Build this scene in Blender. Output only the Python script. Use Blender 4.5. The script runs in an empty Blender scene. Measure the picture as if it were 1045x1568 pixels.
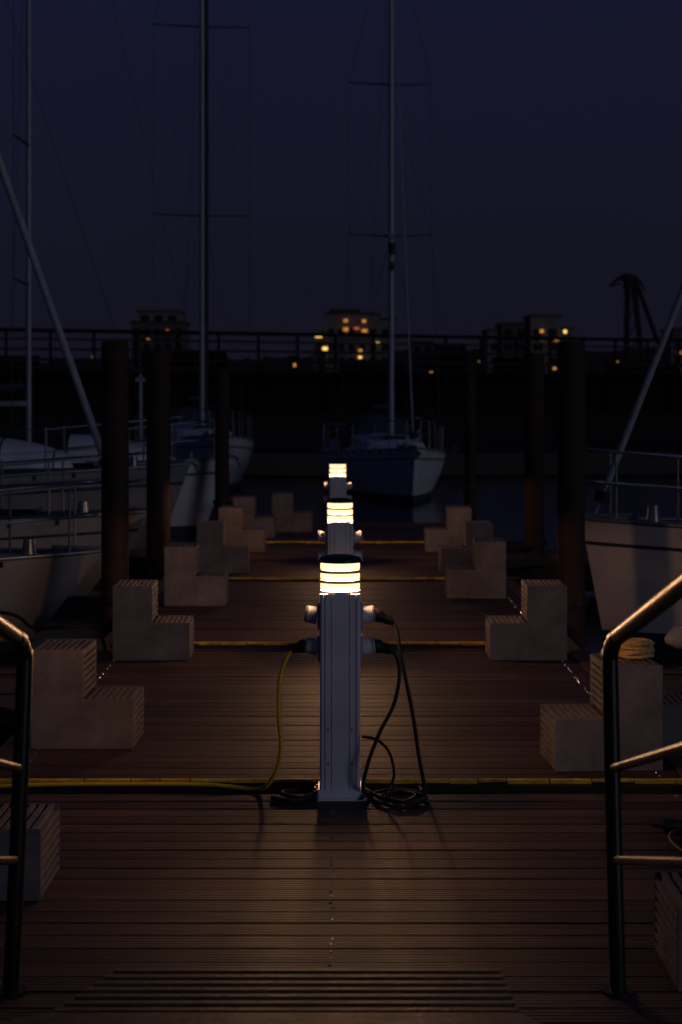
import bpy, math, random
from mathutils import Vector, Matrix
random.seed(4)
sc = bpy.context.scene
sc.view_settings.view_transform = 'Standard'
try: sc.view_settings.look = 'None'
except Exception: pass
sc.view_settings.exposure = 0
R = math.radians

# ------------------------------------------------------------------ materials
def mat(name, col, rough=0.6, metal=0.0, var=0.25, scale=6.0, bump=0.0, bscale=40.0,
        stretch=(1, 1, 1), spec=0.5, island=0.0, dirt=None):
    m = bpy.data.materials.new(name); m.use_nodes = True
    nt = m.node_tree; N = nt.nodes; L = nt.links
    b = N['Principled BSDF']
    tc = N.new('ShaderNodeTexCoord'); mp = N.new('ShaderNodeMapping')
    mp.inputs['Scale'].default_value = stretch
    L.new(tc.outputs['Object'], mp.inputs['Vector'])
    no = N.new('ShaderNodeTexNoise'); no.inputs['Scale'].default_value = scale
    no.inputs['Detail'].default_value = 6; no.inputs['Roughness'].default_value = 0.65
    L.new(mp.outputs[0], no.inputs['Vector'])
    rp = N.new('ShaderNodeValToRGB')
    rp.color_ramp.elements[0].position = 0.3; rp.color_ramp.elements[1].position = 0.7
    lo = dirt if dirt else tuple(c * (1 - var) for c in col)
    rp.color_ramp.elements[0].color = (*lo, 1)
    rp.color_ramp.elements[1].color = (*[min(1, c * (1 + var * .5)) for c in col], 1)
    L.new(no.outputs['Fac'], rp.inputs['Fac'])
    out = rp.outputs['Color']
    if island > 0:
        ge = N.new('ShaderNodeNewGeometry'); mr = N.new('ShaderNodeMapRange')
        mr.inputs['To Min'].default_value = 1 - island; mr.inputs['To Max'].default_value = 1 + island
        L.new(ge.outputs['Random Per Island'], mr.inputs['Value'])
        hs = N.new('ShaderNodeHueSaturation')
        L.new(out, hs.inputs['Color']); L.new(mr.outputs[0], hs.inputs['Value'])
        out = hs.outputs['Color']
    L.new(out, b.inputs['Base Color'])
    rr = N.new('ShaderNodeMapRange')
    rr.inputs['To Min'].default_value = max(0.02, rough - .12); rr.inputs['To Max'].default_value = min(1, rough + .12)
    L.new(no.outputs['Fac'], rr.inputs['Value']); L.new(rr.outputs[0], b.inputs['Roughness'])
    b.inputs['Metallic'].default_value = metal
    b.inputs['Specular IOR Level'].default_value = spec
    if bump > 0:
        n2 = N.new('ShaderNodeTexNoise'); n2.inputs['Scale'].default_value = bscale
        n2.inputs['Detail'].default_value = 4
        L.new(mp.outputs[0], n2.inputs['Vector'])
        bp = N.new('ShaderNodeBump'); bp.inputs['Strength'].default_value = bump
        bp.inputs['Distance'].default_value = 0.01
        L.new(n2.outputs['Fac'], bp.inputs['Height']); L.new(bp.outputs[0], b.inputs['Normal'])
    return m

def emis(name, col, s):
    m = bpy.data.materials.new(name); m.use_nodes = True
    nt = m.node_tree; nt.nodes.clear()
    e = nt.nodes.new('ShaderNodeEmission'); o = nt.nodes.new('ShaderNodeOutputMaterial')
    e.inputs[0].default_value = (*col, 1); e.inputs[1].default_value = s
    nt.links.new(e.outputs[0], o.inputs[0]); return m

def deck_mat():
    m = mat('deck_boards', (0.098, 0.060, 0.050), rough=.6, var=.55, scale=3.0, stretch=(.5, 6, 1), island=.38, spec=.3)
    nt = m.node_tree; N = nt.nodes; L = nt.links; b = N['Principled BSDF']
    tc = N.new('ShaderNodeTexCoord'); sp = N.new('ShaderNodeSeparateXYZ')
    L.new(tc.outputs['Object'], sp.inputs[0])
    mu = N.new('ShaderNodeMath'); mu.operation = 'MULTIPLY'; mu.inputs[1].default_value = 2 * math.pi / .0275
    L.new(sp.outputs['Y'], mu.inputs[0])
    si = N.new('ShaderNodeMath'); si.operation = 'SINE'; L.new(mu.outputs[0], si.inputs[0])
    mp = N.new('ShaderNodeMapping'); mp.inputs['Scale'].default_value = (2, 30, 1)
    L.new(tc.outputs['Object'], mp.inputs[0])
    no = N.new('ShaderNodeTexNoise'); no.inputs['Scale'].default_value = 3; no.inputs['Detail'].default_value = 5
    L.new(mp.outputs[0], no.inputs['Vector'])
    ad = N.new('ShaderNodeMath'); ad.operation = 'MULTIPLY_ADD'; ad.inputs[1].default_value = 2.4
    L.new(no.outputs['Fac'], ad.inputs[0]); L.new(si.outputs[0], ad.inputs[2])
    bp = N.new('ShaderNodeBump'); bp.inputs['Strength'].default_value = .5; bp.inputs['Distance'].default_value = .003
    L.new(ad.outputs[0], bp.inputs['Height']); L.new(bp.outputs[0], b.inputs['Normal'])
    # large worn / damp patches across the boards
    n3 = N.new('ShaderNodeTexNoise'); n3.inputs['Scale'].default_value = 1.1; n3.inputs['Detail'].default_value = 4
    L.new(tc.outputs['Object'], n3.inputs['Vector'])
    mr = N.new('ShaderNodeMapRange'); mr.inputs['From Min'].default_value = .3; mr.inputs['From Max'].default_value = .7
    mr.inputs['To Min'].default_value = .62; mr.inputs['To Max'].default_value = 1.15
    L.new(n3.outputs['Fac'], mr.inputs['Value'])
    old = b.inputs['Base Color'].links[0].from_socket
    h2 = N.new('ShaderNodeHueSaturation'); L.new(old, h2.inputs['Color']); L.new(mr.outputs[0], h2.inputs['Value'])
    L.new(h2.outputs[0], b.inputs['Base Color'])
    return m

def diffuser_mat():
    m = bpy.data.materials.new('lamp_diffuser'); m.use_nodes = True
    nt = m.node_tree; nt.nodes.clear()
    t = nt.nodes.new('ShaderNodeBsdfTransparent'); e = nt.nodes.new('ShaderNodeEmission')
    a = nt.nodes.new('ShaderNodeAddShader'); o = nt.nodes.new('ShaderNodeOutputMaterial')
    t.inputs[0].default_value = (.15, .148, .145, 1)
    e.inputs[0].default_value = (1, .74, .42, 1); e.inputs[1].default_value = 1.30
    nt.links.new(t.outputs[0], a.inputs[0]); nt.links.new(e.outputs[0], a.inputs[1]); nt.links.new(a.outputs[0], o.inputs[0])
    return m

DECK = deck_mat()
EDGE = mat('deck_edge_timber', (.08, .05, .04), .7, bump=.3, stretch=(1, 8, 1))
FLOAT = mat('float_concrete', (.05, .05, .05), .9, bump=.4)
PLASTIC = mat('grey_step_plastic', (.20, .175, .18), .75, var=.45, scale=5, bump=.15)
PLASTD = mat('shaded_groove_plastic', (.035, .03, .03), .8)  # step plastic darkened, groove shade put into the colour
ALU = mat('anodised_aluminium', (.78, .78, .88), .36, metal=.12, var=.15, scale=4)
BLACK = mat('black_rubber', (.012, .012, .012), .6, bump=.1)
BLACKP = mat('black_painted_steel', (.012, .011, .010), .38, var=.3)
YEL = mat('yellow_cable_sheath', (.90, .55, .02), .45)
YELW = mat('worn_yellow_strip', (.90, .50, .04), .6, var=.8, scale=9, dirt=(.30, .15, .02))
GELW = mat('white_gelcoat', (.56, .58, .64), .35, var=.2, scale=1.2)
GELR = mat('cream_gelcoat', (.62, .56, .55), .35, var=.15, scale=1.2)
GELN = mat('weathered_gelcoat', (.33, .31, .33), .4, var=.25, scale=1.2)
GELD = mat('navy_gelcoat', (.03, .04, .08), .3)
GELG = mat('grey_gelcoat', (.18, .19, .22), .4, var=.2)
ANTI = mat('dark_antifoul', (.02, .02, .03), .8)
DECKG = mat('boat_deck_nonskid', (.36, .38, .42), .7, bump=.2)
GLASS = mat('smoked_window', (.015, .017, .02), .12)
CANVAS = mat('navy_canvas', (.035, .045, .08), .9, bump=.4, bscale=8)
SAIL = mat('sail_cloth', (.34, .37, .44), .8, bump=.3, bscale=6)
MASTM = mat('mast_aluminium', (.30, .34, .42), .45, metal=.2)
WIRE = mat('rigging_wire', (.07, .07, .08), .5, metal=.3)
STEEL = mat('stainless_tube', (.22, .23, .26), .35, metal=.6)
FEND = mat('white_fender', (.3, .3, .33), .5)
PILE = mat('rusty_steel_pile', (.034, .010, .007), .8, var=.7, scale=3, stretch=(1, 1, .5), bump=.5, bscale=20)
ROPE = mat('rope', (.60, .40, .16), .9, bump=.6, bscale=120)
SCREW = mat('screw_head', (.8, .75, .65), .25, metal=1)
DIFF = diffuser_mat()
GRATE = mat('gangway_grating', (.13, .092, .06), .6, var=.5, bump=.3)

# ------------------------------------------------------------------ mesh builder
class M:
    def __init__(s): s.v = []; s.f = []; s.m = []; s.sm = []; s.mats = []
    def mi(s, m):
        if m not in s.mats: s.mats.append(m)
        return s.mats.index(m)
    def face(s, pts, m, smooth=False):
        i = len(s.v); s.v += [tuple(p) for p in pts]
        s.f.append(list(range(i, i + len(pts)))); s.m.append(s.mi(m)); s.sm.append(smooth)
    def add(s, vs, fs, m, smooth=False):
        i = len(s.v); s.v += [tuple(p) for p in vs]; k = s.mi(m)
        for f in fs: s.f.append([i + j for j in f]); s.m.append(k); s.sm.append(smooth)
    def box(s, c, d, m, rz=0, top=1.0, rx=0):
        vs = []
        Mx = Matrix.Rotation(rz, 3, 'Z') @ Matrix.Rotation(rx, 3, 'X')
        for z in (-.5, .5):
            k = top if z > 0 else 1
            for x, y in ((-.5, -.5), (.5, -.5), (.5, .5), (-.5, .5)):
                vs.append(Mx @ Vector((x * d[0] * k, y * d[1] * k, z * d[2])) + Vector(c))
        s.add(vs, [(0, 3, 2, 1), (4, 5, 6, 7), (0, 1, 5, 4), (1, 2, 6, 5), (2, 3, 7, 6), (3, 0, 4, 7)], m)
    def tube(s, path, r, m, n=8, smooth=True, cap=True):
        P = [Vector(p) for p in path]; k = len(P)
        rs = r if isinstance(r, (list, tuple)) else [r] * k
        vs = []; prev = None
        for i, p in enumerate(P):
            t = (P[min(i + 1, k - 1)] - P[max(i - 1, 0)]).normalized()
            if prev is None:
                a = Vector((0, 0, 1)) if abs(t.z) < .9 else Vector((1, 0, 0))
                u = t.cross(a).normalized()
            else:
                u = (prev - t * prev.dot(t)).normalized()
            prev = u; w = t.cross(u)
            for j in range(n):
                an = 2 * math.pi * j / n
                vs.append(p + (u * math.cos(an) + w * math.sin(an)) * rs[i])
        fs = []
        for i in range(k - 1):
            for j in range(n):
                fs.append((i * n + j, i * n + (j + 1) % n, (i + 1) * n + (j + 1) % n, (i + 1) * n + j))
        s.add(vs, fs, m, smooth)
        if cap:
            s.add(vs[:n], [tuple(range(n))[::-1]], m); s.add(vs[-n:], [tuple(range(n))], m)
    def extr(s, poly, z0, z1, m, smooth=False):
        n = len(poly)
        vs = [(x, y, z0) for x, y in poly] + [(x, y, z1) for x, y in poly]
        s.add(vs, [(i, (i + 1) % n, n + (i + 1) % n, n + i) for i in range(n)] + [tuple(range(n))[::-1], tuple(range(n, 2 * n))], m, smooth)
    def obj(s, name, parent=None, loc=(0, 0, 0), rz=0, bevel=0):
        me = bpy.data.meshes.new(name); me.from_pydata(s.v, [], s.f)
        for m in s.mats: me.materials.append(m)
        for p, k, q in zip(me.polygons, s.m, s.sm): p.material_index = k; p.use_smooth = q
        me.update()
        o = bpy.data.objects.new(name, me); sc.collection.objects.link(o)
        o.location = loc; o.rotation_euler = (0, 0, rz)
        if parent: o.parent = parent
        if bevel:
            b = o.modifiers.new('bevel', 'BEVEL'); b.width = bevel; b.segments = 2; b.limit_method = 'ANGLE'
        return o

def empty(name, loc=(0, 0, 0), rz=0):
    e = bpy.data.objects.new(name, None); sc.collection.objects.link(e)
    e.location = loc; e.rotation_euler = (0, 0, rz); e.empty_display_size = .2; return e

def curve(pts, sub=8):
    P = [Vector(p) for p in pts]; P = [P[0] * 2 - P[1]] + P + [P[-1] * 2 - P[-2]]; out = []
    for i in range(1, len(P) - 2):
        for k in range(sub):
            t = k / sub; a, b, c, d = P[i - 1:i + 3]
            out.append(.5 * ((2 * b) + (c - a) * t + (2 * a - 5 * b + 4 * c - d) * t * t + (3 * b - a - 3 * c + d) * t ** 3))
    out.append(P[-2]); return out

# ------------------------------------------------------------------ world
w = bpy.data.worlds.new('World'); sc.world = w; w.use_nodes = True
nt = w.node_tree; N = nt.nodes; L = nt.links; N.clear()
wo = N.new('ShaderNodeOutputWorld'); b1 = N.new('ShaderNodeBackground'); b2 = N.new('ShaderNodeBackground')
add = N.new('ShaderNodeAddShader')
sky = N.new('ShaderNodeTexSky'); sky.sky_type = 'NISHITA'; sky.sun_disc = False
sky.sun_elevation = R(-4); sky.sun_rotation = R(135)
L.new(sky.outputs[0], b1.inputs[0]); b1.inputs[1].default_value = .01
tc = N.new('ShaderNodeTexCoord'); sp = N.new('ShaderNodeSeparateXYZ'); L.new(tc.outputs['Generated'], sp.inputs[0])
rp = N.new('ShaderNodeValToRGB'); e = rp.color_ramp.elements
e[0].position = 0; e[0].color = (.0070, .0062, .0125, 1)
e[1].position = .5; e[1].color = (.0078, .0090, .030, 1)
q = e.new(.10); q.color = (.0074, .0073, .0180, 1)
q = e.new(.22); q.color = (.0073, .0082, .0250, 1)
no = N.new('ShaderNodeTexNoise'); no.inputs['Scale'].default_value = 2.2; no.inputs['Detail'].default_value = 4
mp = N.new('ShaderNodeMapping'); mp.inputs['Scale'].default_value = (1, 1, 3)
L.new(tc.outputs['Generated'], mp.inputs[0]); L.new(mp.outputs[0], no.inputs['Vector'])
mr = N.new('ShaderNodeMapRange'); mr.inputs['To Min'].default_value = .8; mr.inputs['To Max'].default_value = 1.2
L.new(no.outputs['Fac'], mr.inputs[0]); L.new(sp.outputs['Z'], rp.inputs['Fac'])
L.new(rp.outputs[0], b2.inputs[0]); L.new(mr.outputs[0], b2.inputs[1])
L.new(b1.outputs[0], add.inputs[0]); L.new(b2.outputs[0], add.inputs[1]); L.new(add.outputs[0], wo.inputs[0])

sd = bpy.data.lights.new('dusk_sun', 'SUN'); sd.energy = .145; sd.angle = R(20); sd.color = (.88, .92, 1.0)
so = bpy.data.objects.new('dusk_sun', sd); sc.collection.objects.link(so)
dv = Vector((-.85, .85, -.24)); so.rotation_euler = dv.to_track_quat('-Z', 'Y').to_euler()

# ------------------------------------------------------------------ water + land
wm = mat('water_surface', (.006, .008, .010), .12, var=.2)
N = wm.node_tree.nodes; L = wm.node_tree.links; bs = N['Principled BSDF']
tc = N.new('ShaderNodeTexCoord'); n1 = N.new('ShaderNodeTexNoise'); n1.inputs['Scale'].default_value = 2.2; n1.inputs['Detail'].default_value = 3
L.new(tc.outputs['Object'], n1.inputs['Vector'])
bp = N.new('ShaderNodeBump'); bp.inputs['Strength'].default_value = .3; bp.inputs['Distance'].default_value = .05
L.new(n1.outputs['Fac'], bp.inputs['Height']); L.new(bp.outputs[0], bs.inputs['Normal'])
m = M(); m.face([(-1500, -60, -.5), (1500, -60, -.5), (1500, 3000, -.5), (-1500, 3000, -.5)], wm); m.obj('water')
LAND = mat('mud_ground', (.008, .0075, .007), .95, bump=.4)
DARKC = mat('quay_concrete', (.008, .008, .010), .9, var=.6, scale=.6, spec=.1)
RAILC = mat('quay_railing_timber', (.030, .030, .037), .9, var=.4, scale=.8, spec=.1)
TREE = mat('distant_foliage', (.02, .022, .02), .95, scale=.1)

qa = math.atan2(96.7 - 80.4, 33.0)
quay = empty('quay_wall', (-14.8, 80.4, 0), qa)
m = M()
m.add([(-60, -5, -1.2), (160, -5, -1.2), (160, 0, 1.0), (-60, 0, 1.0)], [(0, 1, 2, 3)], LAND)
m.box((50, 1.5, 1.3), (220, 3, 2.6), DARKC)
m.box((50, .9, 2.72), (220, 4.4, .24), DARKC)
for i in range(-15, 41):
    m.box((i * 4, -.06, 1.0), (.35, .5, 3.3), DARKC)
m.obj('wall', quay)
m = M()
for z, h in ((4.60, .17), (4.22, .09), (3.78, .10), (3.32, .14), (2.98, .1)):
    m.box((50, -.9, z), (220, .08, h), DARKC if z > 4.5 else RAILC)
for i in range(-30, 81):
    m.box((i * 2.0, -.84, 3.75), (.10, .10, 1.75), DARKC)
m.obj('railing', quay)
m = M()
for i in range(-6, 18):
    m.box((i * 9 + random.uniform(-2, 2), 2.2, 3.2 + random.uniform(-.2, .3)), (random.uniform(1.2, 4.5), .8, .9), DARKC)
m.obj('stacked_gear', quay)
m = M(); m.face([(-1200, 84, 1.0), (1200, 84, 1.0), (1200, 2900, 1.0), (-1200, 2900, 1.0)], LAND)
m.obj('ground', None, (0, 60, 0))
m = M(); x = -500; prev = None
while x < 500:
    h = 15.5 + 2.5 * math.sin(x * .021) + random.uniform(-1.2, 1.2)
    if prev: m.add([(prev[0], 0, 0), (x, 0, 0), (x, 0, h), (prev[0], 0, prev[1]), (prev[0], 40, 0), (x, 40, 0), (x, 25, h - .3), (prev[0], 25, prev[1] - .3)],
                   [(0, 1, 2, 3), (3, 2, 6, 7), (5, 4, 7, 6)], TREE)
    prev = (x, h); x += random.uniform(1.5, 4)
m.obj('distant_treeline', None, (0, 640, 0))

# far buildings
FAC = mat('facade_render', (.20, .17, .18), .9, var=.3, scale=.2)
FACD = mat('facade_brick', (.10, .085, .095), .9, var=.3, scale=.2)
ROOF = mat('flat_roof', (.05, .05, .06), .9)
WORA = emis('lit_window_orange', (1, .38, .07), .65)
WYEL = emis('lit_window_yellow', (1, .60, .15), 1.6)
WRED = emis('lit_window_red', (1, .15, .05), .45)
WDRK = mat('unlit_window', (.02, .02, .03), .3)
def building(name, cx, y, blocks, lights, roofs=()):
    b = empty(name, (cx, y, 1.0)); m = M(); g = M()
    for k_, (x, wd, h, dy) in enumerate(blocks):
        m.box((x, 7 + dy, h / 2), (wd, 14, h), FAC if k_ % 2 == 0 else FACD)
        m.box((x, 7 + dy, h + .2), (wd + .7, 14.7, .4), ROOF)
        nf = int(h / 3.1)
        for f in range(nf):
            nx = max(1, int(wd / 2.3))
            for i in range(nx):
                g.box((x - wd / 2 + (i + .5) * wd / nx, dy - .02, 1.9 + f * 3.1), (wd / nx * .6, .12, 1.7), WDRK)
            g.box((x, dy - .35, .55 + f * 3.1), (wd * .96, .7, .12), ROOF)
    m.obj('walls_and_roof', b); g.obj('windows', b)
    g = M()
    for (x, z, wd, h, mm) in lights: g.box((x, -.9, z), (wd, .1, h), mm)
    g.obj('lit_windows', b)
building('apartment_building', 3.2, 400,
    [(0, 11.5, 18.3, 0), (-7.2, 2.6, 14.5, 1.5), (7.6, 3.6, 17.2, 1.0), (-1.5, 6, 19.2, 3)],
    [(-7.3, 13.6, 1.5, .8, WYEL), (-5.9, 10.8, 1.1, .7, WYEL), (-1.4, 16.9, .8, .7, WORA), (-1.4, 15.0, 1.0, .8, WORA), (1.0, 15.2, 1.2, .5, WRED),
     (2.6, 16.8, .8, .6, WORA), (2.7, 14.7, 1.2, .6, WORA), (1.8, 10.4, .8, .5, WORA), (1.8, 8.9, .8, .5, WYEL), (2.5, 7.2, .9, .6, WYEL),
     (-12.4, 7.2, .8, .7, WORA), (-9.2, 7.8, .7, .4, WORA), (5.6, 12.0, .6, .4, WYEL)])
building('waterfront_building', 43.0, 400,
    [(2.5, 6.5, 17.8, 0), (-4, 6, 16.2, 1), (-8, 4.0, 14.8, 2), (7.2, 3.0, 15.2, 1)],
    [(1.6, 14.6, .8, .7, WORA), (1.7, 12.9, .8, .5, WORA), (4.8, 12.7, .9, .5, WORA), (6.7, 14.5, .7, .7, WYEL), (-11.8, 7.8, .8, .6, WORA), (4.4, 6.4, .7, .6, WORA), (18, 7.8, .6, .5, WORA)])
building('flat_roofed_building', -39.3, 400,
    [(0, 9, 18.9, 2), (0, 11.5, 16.5, 0)],
    [(-2.0, 12.7, .7, .5, WORA), (-2.0, 9.3, .7, .5, WORA), (2.2, 14.8, .6, .4, WRED), (7.6, 8.2, .8, .5, WORA), (-14, 9, .5, .4, WORA)])
building('harbour_shed', 81, 400, [(0, 16, 12.8, 0), (-6.5, 2, 15, 1)],
    [(-6.3, 9.9, .7, .6, WORA), (-6.6, 6.8, .7, .5, WORA)])
building('terrace_house', 20, 430, [(0, 5, 13.0, 0), (7, 7, 12.4, 1)], [(2, 6, .5, .4, WORA)])

# crane
c = empty('harbour_crane', (47.5, 300, 0)); m = M()
CR = mat('crane_steel', (.01, .01, .013), .8)
for yy in (0, 3):
    m.tube([(0, yy, 1), (0.3, yy, 19.5)], .24, CR, 6); m.tube([(3.4, yy, 1), (1.4, yy, 19.5)], .24, CR, 6)
    for k in range(6):
        a = 3 + k * 2.7; f = a / 19.5; g2 = (a + 2.7) / 19.5
        m.tube([(.3 * f, yy, a), (3.4 - 2 * g2, yy, a + 2.7)], .08, CR, 5)
m.box((.9, 1.5, 20.0), (2.4, 3, 1.4), CR, top=.8); m.box((.3, 1.5, 21.1), (1.7, 2, 1.3), CR, top=.6)
m.tube([(.3, 1.5, 21.4), (-1.2, 1.5, 20.9), (-2.7, 1.5, 19.6)], [.5, .3, .15], CR, 6); m.tube([(-.8, 1.5, 20.1), (-2.6, 1.5, 19.6)], .16, CR, 6)
m.tube([(1.2, 1.5, 21.4), (2.6, 1.5, 20.2), (3.2, 1.5, 18.8)], [.4, .25, .12], CR, 6)
m.tube([(1.8, 1.5, 20.4), (5.6, 1.5, 10.0)], .30, CR, 6); m.tube([(1.8, 1.5, 19.6), (5.1, 1.5, 10.2)], .15, CR, 6)
m.tube([(5.6, 1.5, 10), (5.3, 1.5, 1)], .1, CR, 6)
m.obj('portal_and_jib', c)

# ------------------------------------------------------------------ pontoon
pon = empty('pontoon_walkway')
m = M(); s2 = M()
pitch = .142; y = 2.2; joints = [3.85, 8.33, 12.95, 17.5, 21.8]; END = 25.0
HW = 1.60
while y < END:
    if not any(abs(y + pitch / 2 - j) < .10 for j in joints):
        dz = random.uniform(-.002, .002)
        m.box((random.uniform(-.004, .004), y + pitch / 2, -.014 + dz), (2 * HW, pitch - random.uniform(.007, .012), .028), DECK, rz=random.uniform(-.0006, .0006))
        for sx in (-1.5, -.02, 1.5):
            if y < 16 and random.random() < .8:
                for oy in (.04, .10):
                    s2.tube([(sx + random.uniform(-.012, .012), y + oy, -.004), (sx, y + oy, .0028)], .0045, SCREW, 8, False)
    y += pitch
m.obj('deck_boards', pon, bevel=.003); s2.obj('deck_screws', pon)
m = M()
for j in joints:
    m.box((0, j, -.03), (2 * HW, .20, .03), BLACK)
    m.box((0, j + .03, .002), (2 * HW, .05, .045), BLACK)
    m.box((0, j - .03, -.004), (2 * HW, .05, .036), BLACK)
m.obj('joint_covers', pon)
m = M()
for j in joints:
    x = -HW + .05
    while x < HW - .05:
        ln = random.uniform(.10, .22)
        if j > 15: ln *= 1.8
        h = random.uniform(.014, .024)
        m.box((x + ln / 2, j - .008 + random.uniform(-.002, .002), .036 - h / 2), (ln, .028, h), YELW, rz=random.uniform(-.02, .02))
        x += ln + random.uniform(.001, .008)
m.obj('yellow_joint_strip', pon, bevel=.004)
m = M()
for sx in (-1, 1):
    m.box((sx * (HW + .05), 13.6, -.06), (.09, 22.8, .14), EDGE)
    for k in range(5):
        m.box((sx * (HW + .10), 4.2 + k * 4.6, -.15), (.03, 4.3, .10), BLACK)
m.box((0, 13.6, -.36), (2 * HW - .1, 22.6, .5), FLOAT)
m.box((0, END + .08, -.1), (2 * HW + .1, .1, .25), EDGE)
m.obj('floats_and_edging', pon)

def finger(name, x0, x1, y, wd=.7):
    e_ = empty(name, (0, y, 0)); m = M(); sgn = 1 if x1 > x0 else -1
    x = x0
    while abs(x - x0) < abs(x1 - x0):
        m.box((x + sgn * .07, 0, -.05), (.132, wd, .028), DECK); x += sgn * .142
    m.obj('boards', e_); m = M()
    m.box(((x0 + x1) / 2, 0, -.25), (abs(x1 - x0), wd - .06, .36), FLOAT)
    for s_ in (-1, 1):
        m.box(((x0 + x1) / 2, s_ * (wd / 2 + .03), -.08), (abs(x1 - x0), .05, .12), EDGE)
        m.add([(x0, s_ * wd / 2, -.02), (x0 + sgn * .7, s_ * wd / 2, -.02), (x0, s_ * (wd / 2 + .7), -.02),
               (x0, s_ * wd / 2, -.12), (x0 + sgn * .7, s_ * wd / 2, -.12), (x0, s_ * (wd / 2 + .7), -.12)],
              [(0, 1, 2), (3, 5, 4), (1, 2, 5, 4), (0, 3, 4, 1), (0, 2, 5, 3)], EDGE)
    m.obj('float_and_frame', e_)
for yy in (11.4, 20.9): finger('finger_pontoon', -1.72, -10, yy); finger('finger_pontoon', 1.72, 10.5, yy)

# steps
def step(x, y, sgn, parentname='mooring_step', mt=PLASTIC, H=.5, D=.42, rz=None):
    e_ = empty(parentname, (x, y, 0), R(random.uniform(-1.5, 1.5) if rz is None else rz)); m = M(); g = M(); W = .50; h = H / 2 - .012; wu = W / 2; H -= .014
    prof = [(0, 0), (W, 0), (W, h), (wu, h), (wu, H), (0, H)]
    prof = [(sgn * a, b) for a, b in prof]
    r = .006
    vs = [(a, r, b) for a, b in prof] + [(a, D - r, b) for a, b in prof]
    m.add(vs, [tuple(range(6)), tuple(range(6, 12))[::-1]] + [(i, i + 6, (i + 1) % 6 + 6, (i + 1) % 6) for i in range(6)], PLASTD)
    c = .016
    pr2 = [(-.002, .002), (W + c, .002), (W + c, h + c), (wu + c, h + c), (wu + c, H + c), (-.002, H + c)]
    for y0, y1 in ((0, .012), (D - .012, D)):
        vs = [(sgn * a, y0, b) for a, b in pr2] + [(sgn * a, y1, b) for a, b in pr2]
        m.add(vs, [tuple(range(6)), tuple(range(6, 12))[::-1]] + [(i, i + 6, (i + 1) % 6 + 6, (i + 1) % 6) for i in range(6)], mt)
    m.obj('moulded_body', e_, bevel=.004)
    p = .034; dd = D - .026
    a = .018
    while a < wu + .01:
        g.box((sgn * a, D / 2, H + .005), (.019, dd, .020), mt); a += p
    a = wu + .034
    while a < W + .006:
        g.box((sgn * a, D / 2, h + .005), (.019, dd, .020), mt); a += p
    z = h + .038
    while z < H: g.box((sgn * (wu + .005), D / 2, z), (.020, dd, .019), mt); z += p
    z = .02
    while z < h: g.box((sgn * (W + .005), D / 2, z), (.020, dd, .019), mt); z += p
    g.obj('anti_slip_ribs', e_)
for x, y in ((-1.56, 6.44), (-1.54, 9.19), (-1.505, 12.25), (-1.457, 15.4), (-1.40, 18.2), (-1.345, 20.7), (-1.30, 22.8), (-.845, 23.7)):
    step(x, y, 1)
step(1.54, 8.66, -1, rz=3)
for x, y in ((1.536, 12.25), (1.47, 15.97), (1.545, 18.2), (1.515, 20.7), (2.06, 9.0), (1.53, 5.45)):
    step(x, y, -1)

# pedestals
def body_profile(w):
    side = [(-.5, -.46), (-.46, -.5), (-.415, -.5), (-.405, -.455), (-.37, -.455), (-.36, -.5), (-.24, -.5), (-.235, -.47), (-.21, -.47), (-.205, -.5),
            (.205, -.5), (.21, -.47), (.235, -.47), (.24, -.5), (.36, -.5), (.37, -.455), (.405, -.455), (.415, -.5), (.46, -.5)]
    out = []
    for k in range(4):
        c, s_ = math.cos(k * math.pi / 2), math.sin(k * math.pi / 2)
        for x, y in side: out.append(((x * c - y * s_) * w, (x * s_ + y * c) * w))
    return out
PANEL = mat('pedestal_panel_grey', (.34, .34, .40), .5, var=.1)
def ring(m, r0, r1, z0, z1, mt, n=48, top=None):
    top = top or r1
    vs = []
    for i in range(n):
        c, s_ = math.cos(2 * math.pi * i / n), math.sin(2 * math.pi * i / n)
        vs += [(r0 * c, r0 * s_, z0), (r1 * c, r1 * s_, z0), (top * c, top * s_, z1), (r0 * c, r0 * s_, z1)]
    fs = []
    for i in range(n):
        a, b = i * 4, ((i + 1) % n) * 4
        for k in range(4): fs.append((a + k, b + k, b + (k + 1) % 4, a + (k + 1) % 4))
    m.add(vs, fs, mt, False)
AMB = mat('lamp_louvre_bronze', (.30, .16, .06), .5, metal=.3)
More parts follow.
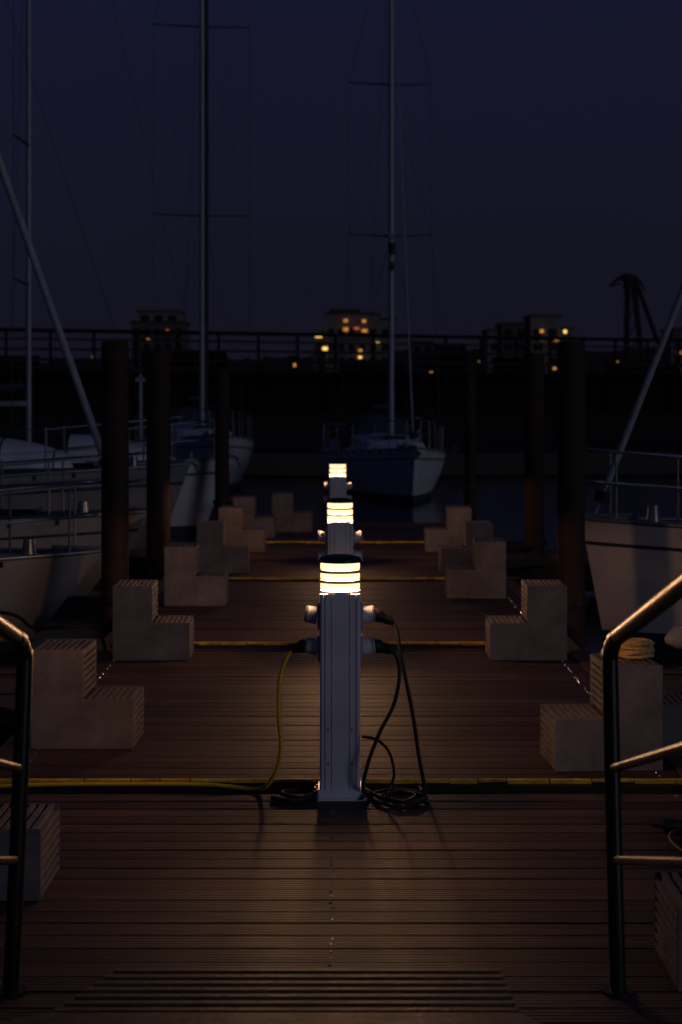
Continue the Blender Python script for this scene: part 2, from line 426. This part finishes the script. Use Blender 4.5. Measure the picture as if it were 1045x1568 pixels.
def pedestal(x, y, power, rails=0):
    e_ = empty('power_pedestal', (x, y, 0))
    m = M()
    m.box((0, 0, .008), (.235, .235, .014), ALU)
    m.box((0, 0, .030), (.195, .195, .030), ALU)
    for a in (-.1, .1):
        for b in (-.1, .1): m.tube([(a, b, .014), (a, b, .028)], .009, STEEL, 6, False)
    m.extr(body_profile(.178), .045, .905, ALU)
    for z in (.16, .31):
        for a in (-.052, .052): m.tube([(a, -.087, z), (a, -.0925, z)], .005, STEEL, 8, False)
    m.tube([(0, 0, .905), (0, 0, .915)], .089, ALU, 32)
    m.obj('body', e_)
    m = M()
    for z in (.951, .995): ring(m, .082, .096, z, z + .010, AMB, top=.089)
    m.tube([(0, 0, 1.040), (0, 0, 1.046), (0, 0, 1.062), (0, 0, 1.071)], [.096, .096, .088, .05], BLACKP, 48)
    m.obj('lamp_louvres_and_cap', e_)
    m = M()
    for z in (.917, .962, 1.005):
        m.tube([(0, 0, z - .002), (0, 0, z + .008), (0, 0, z + .026), (0, 0, z + .035)], [.084, .088, .088, .084], DIFF, 48, cap=False)
    m.obj('lamp_diffuser', e_)
    m = M()
    for s_ in (-1, 1):
        for z in (.66, .80):
            m.box((s_ * .095, 0, z), (.012, .10, .11), PANEL)
            m.tube([(s_ * .10, 0, z), (s_ * .135, 0, z + .008), (s_ * .145, 0, z + .010)], [.040, .036, .036], ALU, 16)
            m.tube([(s_ * .145, 0, z + .010), (s_ * .155, 0, z + .012)], [.040, .034], PANEL, 16)
    m.obj('sockets', e_, bevel=.002)
    def spot(nm, P, direction, size, blend, rad):
        ld = bpy.data.lights.new(nm, 'SPOT'); ld.energy = P; ld.color = (1, .52, .25); ld.shadow_soft_size = rad
        ld.spot_size = size; ld.spot_blend = blend
        lo = bpy.data.objects.new(nm, ld); sc.collection.objects.link(lo); lo.location = (0, 0, .980); lo.parent = e_
        lo.rotation_euler = Vector(direction).to_track_quat('-Z', 'Y').to_euler()
    # louvred head: light leaves below the horizontal; added spots brighten the gangway handrails
    spot('bulb', power, (0, 0, -1), R(177), .1, .086)
    if rails:
        for s_ in (-1, 1): spot('rail_fill_spot', rails, (s_ * .95, -2.9, .22), R(22), .6, .05)
pedestal(.012, 8.14, 310, rails=520); pedestal(.018, 12.62, 430); pedestal(.004, 19.6, 340)

# cables at near pedestal
def cable(name, pts, r, mt, plug=None):
    m = M(); c_ = curve(pts, 10); m.tube(c_, r, mt, 8)
    if plug:
        a, b = Vector(plug[0]), Vector(plug[1])
        m.tube([a, a.lerp(b, .35), a.lerp(b, .4), a.lerp(b, .85), b], [.030, .030, .024, .020, .010], BLACK, 12)
    m.obj(name)
PX, PY = .012, 8.14
cable('power_cable', [(PX + .22, PY - .02, .79), (PX + .25, PY - .05, .74), (PX + .27, PY - .1, .62), (PX + .315, PY - .15, .40), (PX + .345, PY - .14, .20),
                      (PX + .37, PY - .10, .06), (PX + .36, PY - .16, .012), (PX + .25, PY - .28, .012), (PX + .15, PY - .12, .012), (PX + .27, PY + .02, .012),
                      (PX + .38, PY - .10, .015), (PX + .30, PY - .24, .022), (PX + .18, PY - .14, .024), (PX + .1, PY + .1, .012)], .0085, BLACK,
      ((PX + .15, PY, .81), (PX + .235, PY - .03, .775)))
cable('power_cable', [(PX + .22, PY - .01, .655), (PX + .25, PY - .03, .62), (PX + .262, PY - .06, .54), (PX + .235, PY - .10, .42), (PX + .17, PY - .14, .30),
                      (PX + .12, PY - .16, .17), (PX + .10, PY - .12, .06), (PX + .13, PY - .02, .012), (PX + .24, PY + .08, .012), (PX + .36, PY + .02, .014), (PX + .34, PY + .2, .012)], .0085, BLACK,
      ((PX + .15, PY, .67), (PX + .235, PY - .01, .645)))
cable('power_cable', [(PX + .10, PY - .1, .28), (PX + .16, PY - .14, .275), (PX + .215, PY - .15, .22), (PX + .235, PY - .16, .12), (PX + .20, PY - .18, .04), (PX + .25, PY - .2, .012), (PX + .33, PY - .08, .02), (PX + .2, PY + .05, .014), (PX + .09, PY - .13, .014)], .007, BLACK)
cable('power_cable', [(PX - .20, PY - .01, .655), (PX - .235, PY - .02, .62), (PX - .268, PY - .03, .52), (PX - .272, PY - .05, .38), (PX - .262, PY - .07, .22),
                      (PX - .285, PY - .05, .12), (PX - .33, PY, .04), (PX - .40, PY + .08, .012), (PX - .6, PY + .11, .025), (PX - 1.0, PY + .12, .025), (PX - 1.3, PY + .11, .025), (PX - 1.55, PY + .12, .015)], .0090, YEL,
      ((PX - .15, PY, .67), (PX - .225, PY - .01, .648)))
cable('power_cable', [(PX - .10, PY - .13, .012), (PX - .2, PY - .10, .014), (PX - .26, PY - .04, .02), (PX - .18, PY + .02, .02), (PX - .1, PY - .05, .03), (PX - .2, PY - .16, .012), (PX - .3, PY - .1, .012)], .011, BLACK)
cable('shore_cable', [(-3.4, 12.6, .33), (-2.3, 12.4, .31), (-2.05, 12.3, .22), (-1.8, 12.2, .235), (-1.62, 12.3, .22), (-1.58, 12.5, .02)], .012, BLACK)

m = M(); pts = []
for i in range(150):
    a = i * .42; rr = .05 + .04 * abs(math.sin(i * .13))
    pts.append((rr * math.cos(a), rr * .9 * math.sin(a), .014 + .075 * i / 150 + random.uniform(-.005, .005)))
m.tube(pts, .008, ROPE, 7); m.obj('rope_coil', None, (1.44, 8.86, .505))
m = M()
m.tube([(-.02, 0, .05), (.03, 0, .06), (.09, .02, .07), (.14, .03, .06), (.18, .04, .05)], [.015, .055, .062, .055, .015], FEND, 14)
m.tube([(.18, .04, .05), (.23, .0, .02), (.26, -.1, .01)], .006, ROPE, 6); m.obj('boat_fender', None, (1.66, 9.15, .505))
cable('extension_lead', [(1.30, 7.55, .012), (1.42, 7.45, .015), (1.40, 7.25, .012), (1.52, 7.0, .012), (1.62, 7.2, .014), (1.50, 7.5, .02), (1.33, 7.3, .024), (1.36, 7.05, .012), (1.55, 6.9, .02), (1.58, 7.5, .02)], .010, BLACK,
      ((1.33, 7.45, .03), (1.46, 7.42, .03)))

# gangway
gw = empty('gangway_ramp'); m = M()
SL = .255
def gz(y): return max(0, (5.30 - y) * SL)
y = 5.60
while y > 4.55:
    wl = -.70 - (5.56 - y) * .35; wr = .50 + (5.56 - y) * .06
    z = .014 + max(0, (5.2 - y)) * SL
    m.box(((wl + wr) / 2, y, z), (wr - wl, .030, .022), GRATE, rx=0); y -= .060
m.obj('toe_grating', gw, bevel=.002)
m = M()
m.add([(-.93, 4.9, .09), (.79, 4.9, .09), (.79, -2.5, gz(-2.5) + .01), (-.93, -2.5, gz(-2.5) + .01),
       (-.93, 4.9, .03), (.79, 4.9, .03), (.79, -2.5, gz(-2.5) - .09), (-.93, -2.5, gz(-2.5) - .09)],
      [(0, 1, 2, 3), (7, 6, 5, 4), (0, 4, 5, 1), (2, 6, 7, 3), (1, 5, 6, 2), (3, 7, 4, 0)], GRATE)
m.obj('ramp_deck', gw)
m = M()
for X, xb in ((-.935, -.975), (.815, .838)):
    sl = SL
    top = [(X, -2.5, 1.07 + (5.36 + 2.5) * sl), (X, 4.6, 1.07 + (5.36 - 4.6) * sl), (X, 5.30, 1.07 + .06 * sl)]
    bend = [(X, 5.40, 1.052), (X, 5.452, 1.015), (X, 5.465, .96)]
    m.tube(curve(top + bend + [((X + xb) / 2, 5.463, .45), (xb, 5.46, 0.0)], 8), .0245, BLACKP, 14)
    m.tube([(xb, 5.46, 0), (xb, 5.46, .008)], .05, BLACKP, 14)
    for z in (.668, .395):
        m.tube([(X + (xb - X) * (1 - z), 5.46, z), (X, -2.5, z + 7.96 * sl * .98)], .014, BLACKP, 10)
    yy = 3.6
    while yy > -2.5:
        zt = 1.07 + (5.36 - yy) * sl
        m.tube([(X, yy, gz(yy)), (X, yy, zt)], .02, BLACKP, 10); yy -= 1.5
m.obj('handrails', gw)

# piles
def pile(x, y, top, r=.115):
    m = M(); m.tube([(0, 0, -3), (0, 0, top), (0, 0, top + .02)], [r, r, r * .9], PILE, 24)
    m.tube([(0, 0, .05), (0, 0, .11)], r + .03, BLACK, 24)
    s_ = 1 if x < 0 else -1
    m.box((s_ * .16, .12, .06), (.32, .04, .06), BLACK); m.box((s_ * .16, -.12, .06), (.32, .04, .06), BLACK)
    m.obj('mooring_pile', None, (x, y, 0))
for p in ((-1.86, 15.3, 2.21), (-1.86, 19.0, 2.22), (-1.83, 29, 2.15), (1.93, 15.1, 2.2), (2.26, 21, 2.23), (2.47, 34, 2.14)):
    pile(*p, r=.115 if p[1] != 19.0 else .125)

# ------------------------------------------------------------------ boats
def sailboat(bow, head, L_, B, F, mast, name='sailing_yacht', rake=.6, hull=GELW, stripe=GELD, boot=GELD, sm=.38, furl=.035,
             spr=(.45, .8), spw=.9, cabin=True, hood=True, mr_=.055, stay_from=.25, dark_track=False, fenders=True, fittings=False, dinghy=0):
    e_ = empty(name, (bow[0], bow[1], -.5), R(head))
    n = 22
    def hb(s):
        f = math.sin(math.pi / 2 * min(1, s / .58)) ** .85
        if s > .58: f *= 1 - .25 * ((s - .58) / .42) ** 2
        return B / 2 * f
    def sheer(s): return F * (1 - .20 * math.sin(min(1, s / .75) * math.pi / 2))
    rows = [(0, 1.0), (.05, 1.0), (.16, .99), (.19, .985), (.5, .95), (.86, .87), (1.0, .82), (1.4, .5), (1.55, 0)]
    def pt(s, r, sd):
        v, wd = rows[r]
        wdt = hb(s) * wd ** (1 + 1.5 * (1 - s)) if wd > 0 else 0
        z = sheer(s) * (1 - v) if v <= 1 else -(v - 1) * .9
        x = -s * L_ - rake * min(v, 1.3) * (1 - s) ** 4 + .25 * v * s ** 8
        return (x, sd * wdt, z)
    mt = [hull, hull, stripe, hull, hull, boot, ANTI, ANTI]
    m = M()
    for sd in (-1, 1):
        for r in range(8):
            vs = []
            for i in range(n + 1):
                s = (i / n) ** 1.3
                vs += [pt(s, r, sd), pt(s, r + 1, sd)]
            m.add(vs, [(2 * i, 2 * i + 1, 2 * i + 3, 2 * i + 2) for i in range(n)], mt[r], True)
    m.face([pt(1, r, 1) for r in range(9)] + [pt(1, r, -1) for r in range(7, -1, -1)], hull)
    m.obj('hull', e_)
    m = M(); vs = []
    for i in range(n + 1):
        s = (i / n) ** 1.3; x, y, z = pt(s, 0, 1)
        vs += [(x, y, z - .01), (x, 0, z + .05 * hb(s)), (x, -y, z - .01)]
    m.add(vs, [(3 * i, 3 * i + 3, 3 * i + 4, 3 * i + 1) for i in range(n)] + [(3 * i + 1, 3 * i + 4, 3 * i + 5, 3 * i + 2) for i in range(n)], DECKG)
    for sd in (-1, 1):
        m.tube([Vector(pt((i / n) ** 1.3, 0, sd)) + Vector((0, 0, .02)) for i in range(n + 1)], .022, STEEL, 6)
        for i in range(2, n):
            p_ = Vector(pt((i / n), 0, sd)); m.box((p_.x, p_.y, p_.z - .03), (.03, .05, .05), BLACK)
    if cabin:
        secs = [(.24, .02, .02), (.31, .20, .30), (.45, .34, .34), (.62, .38, .36), (.68, .38, .36)]
        prev = None
        for (s, h, wf) in secs:
            z = sheer(s) + .01; wb = B * wf * .85; wt = wb * .82; x = -s * L_
            cur = [(x, -wb, z), (x, -wt, z + h), (x, 0, z + h + .06), (x, wt, z + h), (x, wb, z)]
            if prev:
                m.add(prev + cur, [(i, i + 1, i + 6, i + 5) for i in range(4)], GELW)
                if s > .4:
                    for sd in (0, 3):
                        a, b, c, d = [Vector(prev[sd]), Vector(prev[sd + 1]), Vector(cur[sd + 1]), Vector(cur[sd])]
                        off = Vector((0, .008 if sd else -.008, 0)); wn = []
                        for u, v in ((.12, .3), (.12, .78), (.88, .78), (.88, .3)):
                            wn.append((a.lerp(b, v)).lerp(d.lerp(c, v), u) + off)
                        m.face(wn, GLASS)
            prev = cur
        m.face(prev, GELW)
        m.box((-.36 * L_, 0, sheer(.36) + .33), (.5, .5, .06), GLASS)
        m.box((-.14 * L_, 0, sheer(.14) + .08), (.45, .4, .07), GLASS)
        m.tube([(-.07 * L_, -.12, sheer(.07)), (-.07 * L_, -.12, sheer(.07) + .16)], [.07, .05], STEEL, 10)
        for sd in (-1, 1):
            m.box((-.82 * L_, sd * B * .30, sheer(.82) + .12), (.26 * L_, .14, .24), GELW)
            m.tube([(-.78 * L_, sd * B * .30, sheer(.8) + .24), (-.78 * L_, sd * B * .30, sheer(.8) + .38)], [.07, .05], STEEL, 12)
            m.tube([(-.30 * L_, sd * .12 * B, sheer(.3) + .18), (-.45 * L_, sd * .2 * B, sheer(.45) + .42), (-.6 * L_, sd * .22 * B, sheer(.6) + .44)], .018, STEEL, 6)
    if dinghy:
        # upturned tender lashed on the foredeck
        k, q_ = 11, 10; vs = []
        zb = sheer(.2) + .05; x0 = -dinghy
        for i in range(q_ + 1):
            t = i / q_; wv = .52 * (1 - (1 - t) ** 3) if t < .99 else .50; hv = .40 * (1 - (1 - t) ** 2.4) + .04
            for j in range(k):
                a = math.pi * j / (k - 1); vs.append((x0 - t * 1.7, wv * math.cos(a), zb + hv * math.sin(a) ** .8))
        m.add(vs, [(i * k + j, i * k + j + 1, (i + 1) * k + j + 1, (i + 1) * k + j) for i in range(q_) for j in range(k - 1)], GELW, True)
        m.face([vs[q_ * k + j] for j in range(k)], GELW)
        m.tube([Vector(vs[i * k]) for i in range(q_ + 1)], .035, CANVAS, 8); m.tube([Vector(vs[i * k + k - 1]) for i in range(q_ + 1)], .035, CANVAS, 8)
        for t in (.35, .75):
            i = int(t * q_); m.tube([Vector(vs[i * k + j]) + Vector((0, 0, .008)) for j in range(k)], .012, BLACK, 5)
    if hood:
        vs = []; k = 9; zz = sheer(.65)
        for (s, hh, q_) in ((.60, .38, .9), (.64, .80, .95), (.72, .88, 1.0)):
            for j in range(k):
                a = math.pi * j / (k - 1)
                vs.append((-s * L_, B * .33 * q_ * math.cos(a), zz + max(.12, hh * math.sin(a) ** .6)))
        m.add(vs, [(r * k + j, r * k + j + 1, (r + 1) * k + j + 1, (r + 1) * k + j) for r in range(2) for j in range(k - 1)], CANVAS, True)
    m.obj('deck_and_cabin', e_)
    m = M(); mx = -sm * L_; z0 = sheer(sm) + .3
    m.tube([(mx, 0, z0 - .3), (mx, 0, mast * .7), (mx - .03, 0, mast)], [mr_, mr_, mr_ * .75], MASTM, 12)
    if dark_track:
        m.tube([(mx - .02, mr_ + .045, z0 + .4), (mx - .02, mr_ + .045, mast)], .05, BLACK, 8)
    zb = z0 + .75
    m.tube([(mx, 0, zb), (mx - .34 * L_, 0, zb - .03)], .05, MASTM, 10)
    m.tube([(mx - .05, 0, zb + .28), (mx - .12 * L_, 0, zb + .2), (mx - .25 * L_, 0, zb + .14), (mx - .33 * L_, 0, zb + .09)], [.05, .12, .10, .06], CANVAS, 10)
    for f in spr:
        z = mast * f
        for sd in (-1, 1):
            m.tube([(mx, 0, z), (mx - .12, sd * spw, z + .05)], [.026, .016], WIRE, 6)
    for sd in (-1, 1):
        cp = (mx - .1, sd * hb(sm) * .93, sheer(sm)); pts = [cp] + [(mx - .12, sd * spw, mast * f + .05) for f in spr] + [(mx, 0, mast * .985)]
        m.tube(pts, .006, WIRE, 5)
        m.tube([cp, (mx, sd * .05, mast * spr[0] - .1)], .005, WIRE, 5)
        m.tube([(mx - .12, sd * spw, mast * spr[0] + .05), (mx, 0, mast * spr[-1] - .1)], .005, WIRE, 5)
    m.tube([(-L_ + .1, 0, sheer(1)), (mx, 0, mast)], .005, WIRE, 5)
    f0 = Vector((-stay_from, 0, sheer(.02))); f1 = Vector((mx, 0, mast * .97))
    if furl > .012:
        pp = [f0, f0.lerp(f1, .03), f0.lerp(f1, .04), f0.lerp(f1, .35), f0.lerp(f1, .7), f0.lerp(f1, .93), f1]
        m.tube(pp, [.012, .012, furl, furl * .95, furl * .7, furl * .4, .008], SAIL, 8)
        m.tube([f0.lerp(f1, .018), f0.lerp(f1, .028)], .07, BLACK, 12)
    else:
        m.tube([f0, f1], .004, WIRE, 6)
    m.box((mx, 0, mast + .05), (.25, .05, .03), WIRE); m.tube([(mx, 0, mast), (mx, 0, mast + .5)], .006, WIRE, 5)
    if fittings:
        m.box((mx + mr_ + .04, 0, mast * .385), (.08, .12, .18), BLACK)
        m.tube([(mx + mr_ + .05, 0, mast * .405), (mx + mr_ + .05, 0, mast * .405 + .25)], .08, BLACK, 8)
        m.box((mx + mr_ + .04, 0, mast * .435), (.08, .14, .10), STEEL)
    m.obj('mast_and_rigging', e_)
    m = M(); h = .58
    def dk(s, sd, z=0, k_=.95): return (-s * L_, sd * hb(s) * k_, sheer(s) + z)
    for zz in (h, h * .5):
        arc = [dk(.17, 1, zz), dk(.10, 1, zz + .03), dk(.04, 1, zz + .05), (-.02 * L_ + .12, .12, sheer(0) + zz + .06), (-.02 * L_ + .12, -.12, sheer(0) + zz + .06), dk(.04, -1, zz + .05), dk(.10, -1, zz + .03), dk(.17, -1, zz)]
        m.tube(curve(arc, 5), .0115, STEEL, 8)
    for sd in (-1, 1):
        for s in (.03, .10, .17): m.tube([dk(s, sd), dk(s, sd, h + .03)], .0115, STEEL, 8)
        for s in (.3, .43, .56, .69, .82): m.tube([dk(s, sd), dk(s, sd, h)], .010, STEEL, 8)
        for zz in (h, h * .5): m.tube([dk(s, sd, zz) for s in (.17, .3, .43, .56, .69, .82, .93)], .004, WIRE, 5)
        for s in (.93, .99): m.tube([dk(s, sd), dk(s, sd, h + .05)], .0115, STEEL, 8)
        m.tube([dk(.93, sd, h + .03), dk(.99, sd, h + .03), (-L_, 0, sheer(1) + h + .03)], .0115, STEEL, 8)
        if fenders:
            for s in (.45, .62, .78):
                x, y, z = dk(s, sd, 0, 1.0); y += sd * .10
                m.tube([(x, y, z - .08), (x, y, z - .14), (x, y, z - .22), (x, y, z - .48), (x, y, z - .56), (x, y, z - .6)], [.015, .06, .09, .09, .06, .015], FEND, 12)
                m.tube([(x, y, z - .08), (x, y - sd * .12, z + h * .5)], .006, ROPE, 5)
    z = sheer(0)
    m.tube([(-.45, 0, z + .05), (.02, 0, z + .04), (.10, 0, z - .02)], [.02, .02, .02], STEEL, 8)
    m.add([(.02, 0, z + .03), (.12, .11, z - .10), (.16, 0, z - .20), (.12, -.11, z - .10)], [(0, 1, 2), (0, 2, 3), (0, 3, 2, 1)], STEEL)
    m.obj('rails_and_fenders', e_)
    return e_

sailboat((-2.08, 16.2), 0, 9.0, 2.9, .88, 6.6, rake=.7, hood=False, stay_from=1.8, furl=.012, stripe=GELN, hull=GELN)
sailboat((-1.98, 19.5), 0, 10.2, 3.1, 1.02, 11.5, rake=.8, stay_from=.3, furl=.042, hull=GELN)
sailboat((-1.95, 24.2), 0, 10.5, 3.3, 1.35, 12.6, rake=.5, hull=GELG, stay_from=.4, furl=.012, dinghy=1.25)
sailboat((-1.7, 29.6), 2, 9.5, 3.1, 1.25, 15.0, rake=.5, sm=.345, spr=(.27, .42, .8), mr_=.045, furl=.012, dinghy=.9)
sailboat((2.2, 16.5), 180, 9.6, 3.1, 1.15, 11.0, rake=.22, stay_from=.1, furl=.032, sm=.40, hull=GELR)
sailboat((1.62, 38), -83.5, 8.6, 2.75, 1.15, 13.5, rake=.4, spr=(.435, .69), spw=.95, mr_=.065, sm=.41, furl=.02, fenders=False, fittings=True)
sailboat((-2.72, 41.5), -80, 9.2, 2.9, 1.35, 15.5, rake=.4, spr=(.43, .73), spw=1.2, mr_=.065, sm=.38, dark_track=True, furl=.012, fenders=False)

# far pontoon behind
m = M(); m.box((0, 0, -.2), (30, 2.0, .5), FLOAT); m.box((0, 0, .07), (30, 2.1, .04), EDGE)
for i in range(8): m.box((-13 + i * 3.6, -.8, .25), (.25, .25, .35), BLACK, top=.7)
m.obj('far_pontoon', None, (9, 52, 0), R(3))
for x, y, h in ((-4.9, 45.5, 2.1),):
    m = M(); m.tube([(0, 0, -1), (0, 0, h)], .05, MASTM, 10); m.box((0, 0, h + .06), (.26, .2, .12), MASTM, top=.7); m.tube([(0, 0, h + .12), (0, 0, h + .2)], .03, MASTM, 8)
    m.obj('channel_marker_post', None, (x, y, 0))

# ------------------------------------------------------------------ camera
cd = bpy.data.cameras.new('camera'); co = bpy.data.objects.new('camera', cd); sc.collection.objects.link(co)
co.location = (0, 0, 1.785); co.rotation_euler = (R(90), 0, 0)
cd.sensor_width = 36; cd.lens = 64.3; cd.shift_x = .0035; cd.shift_y = -.1148
cd.clip_start = .05; cd.clip_end = 5000
cd.dof.use_dof = True; cd.dof.focus_distance = 8.1; cd.dof.aperture_fstop = 4.0
sc.camera = co
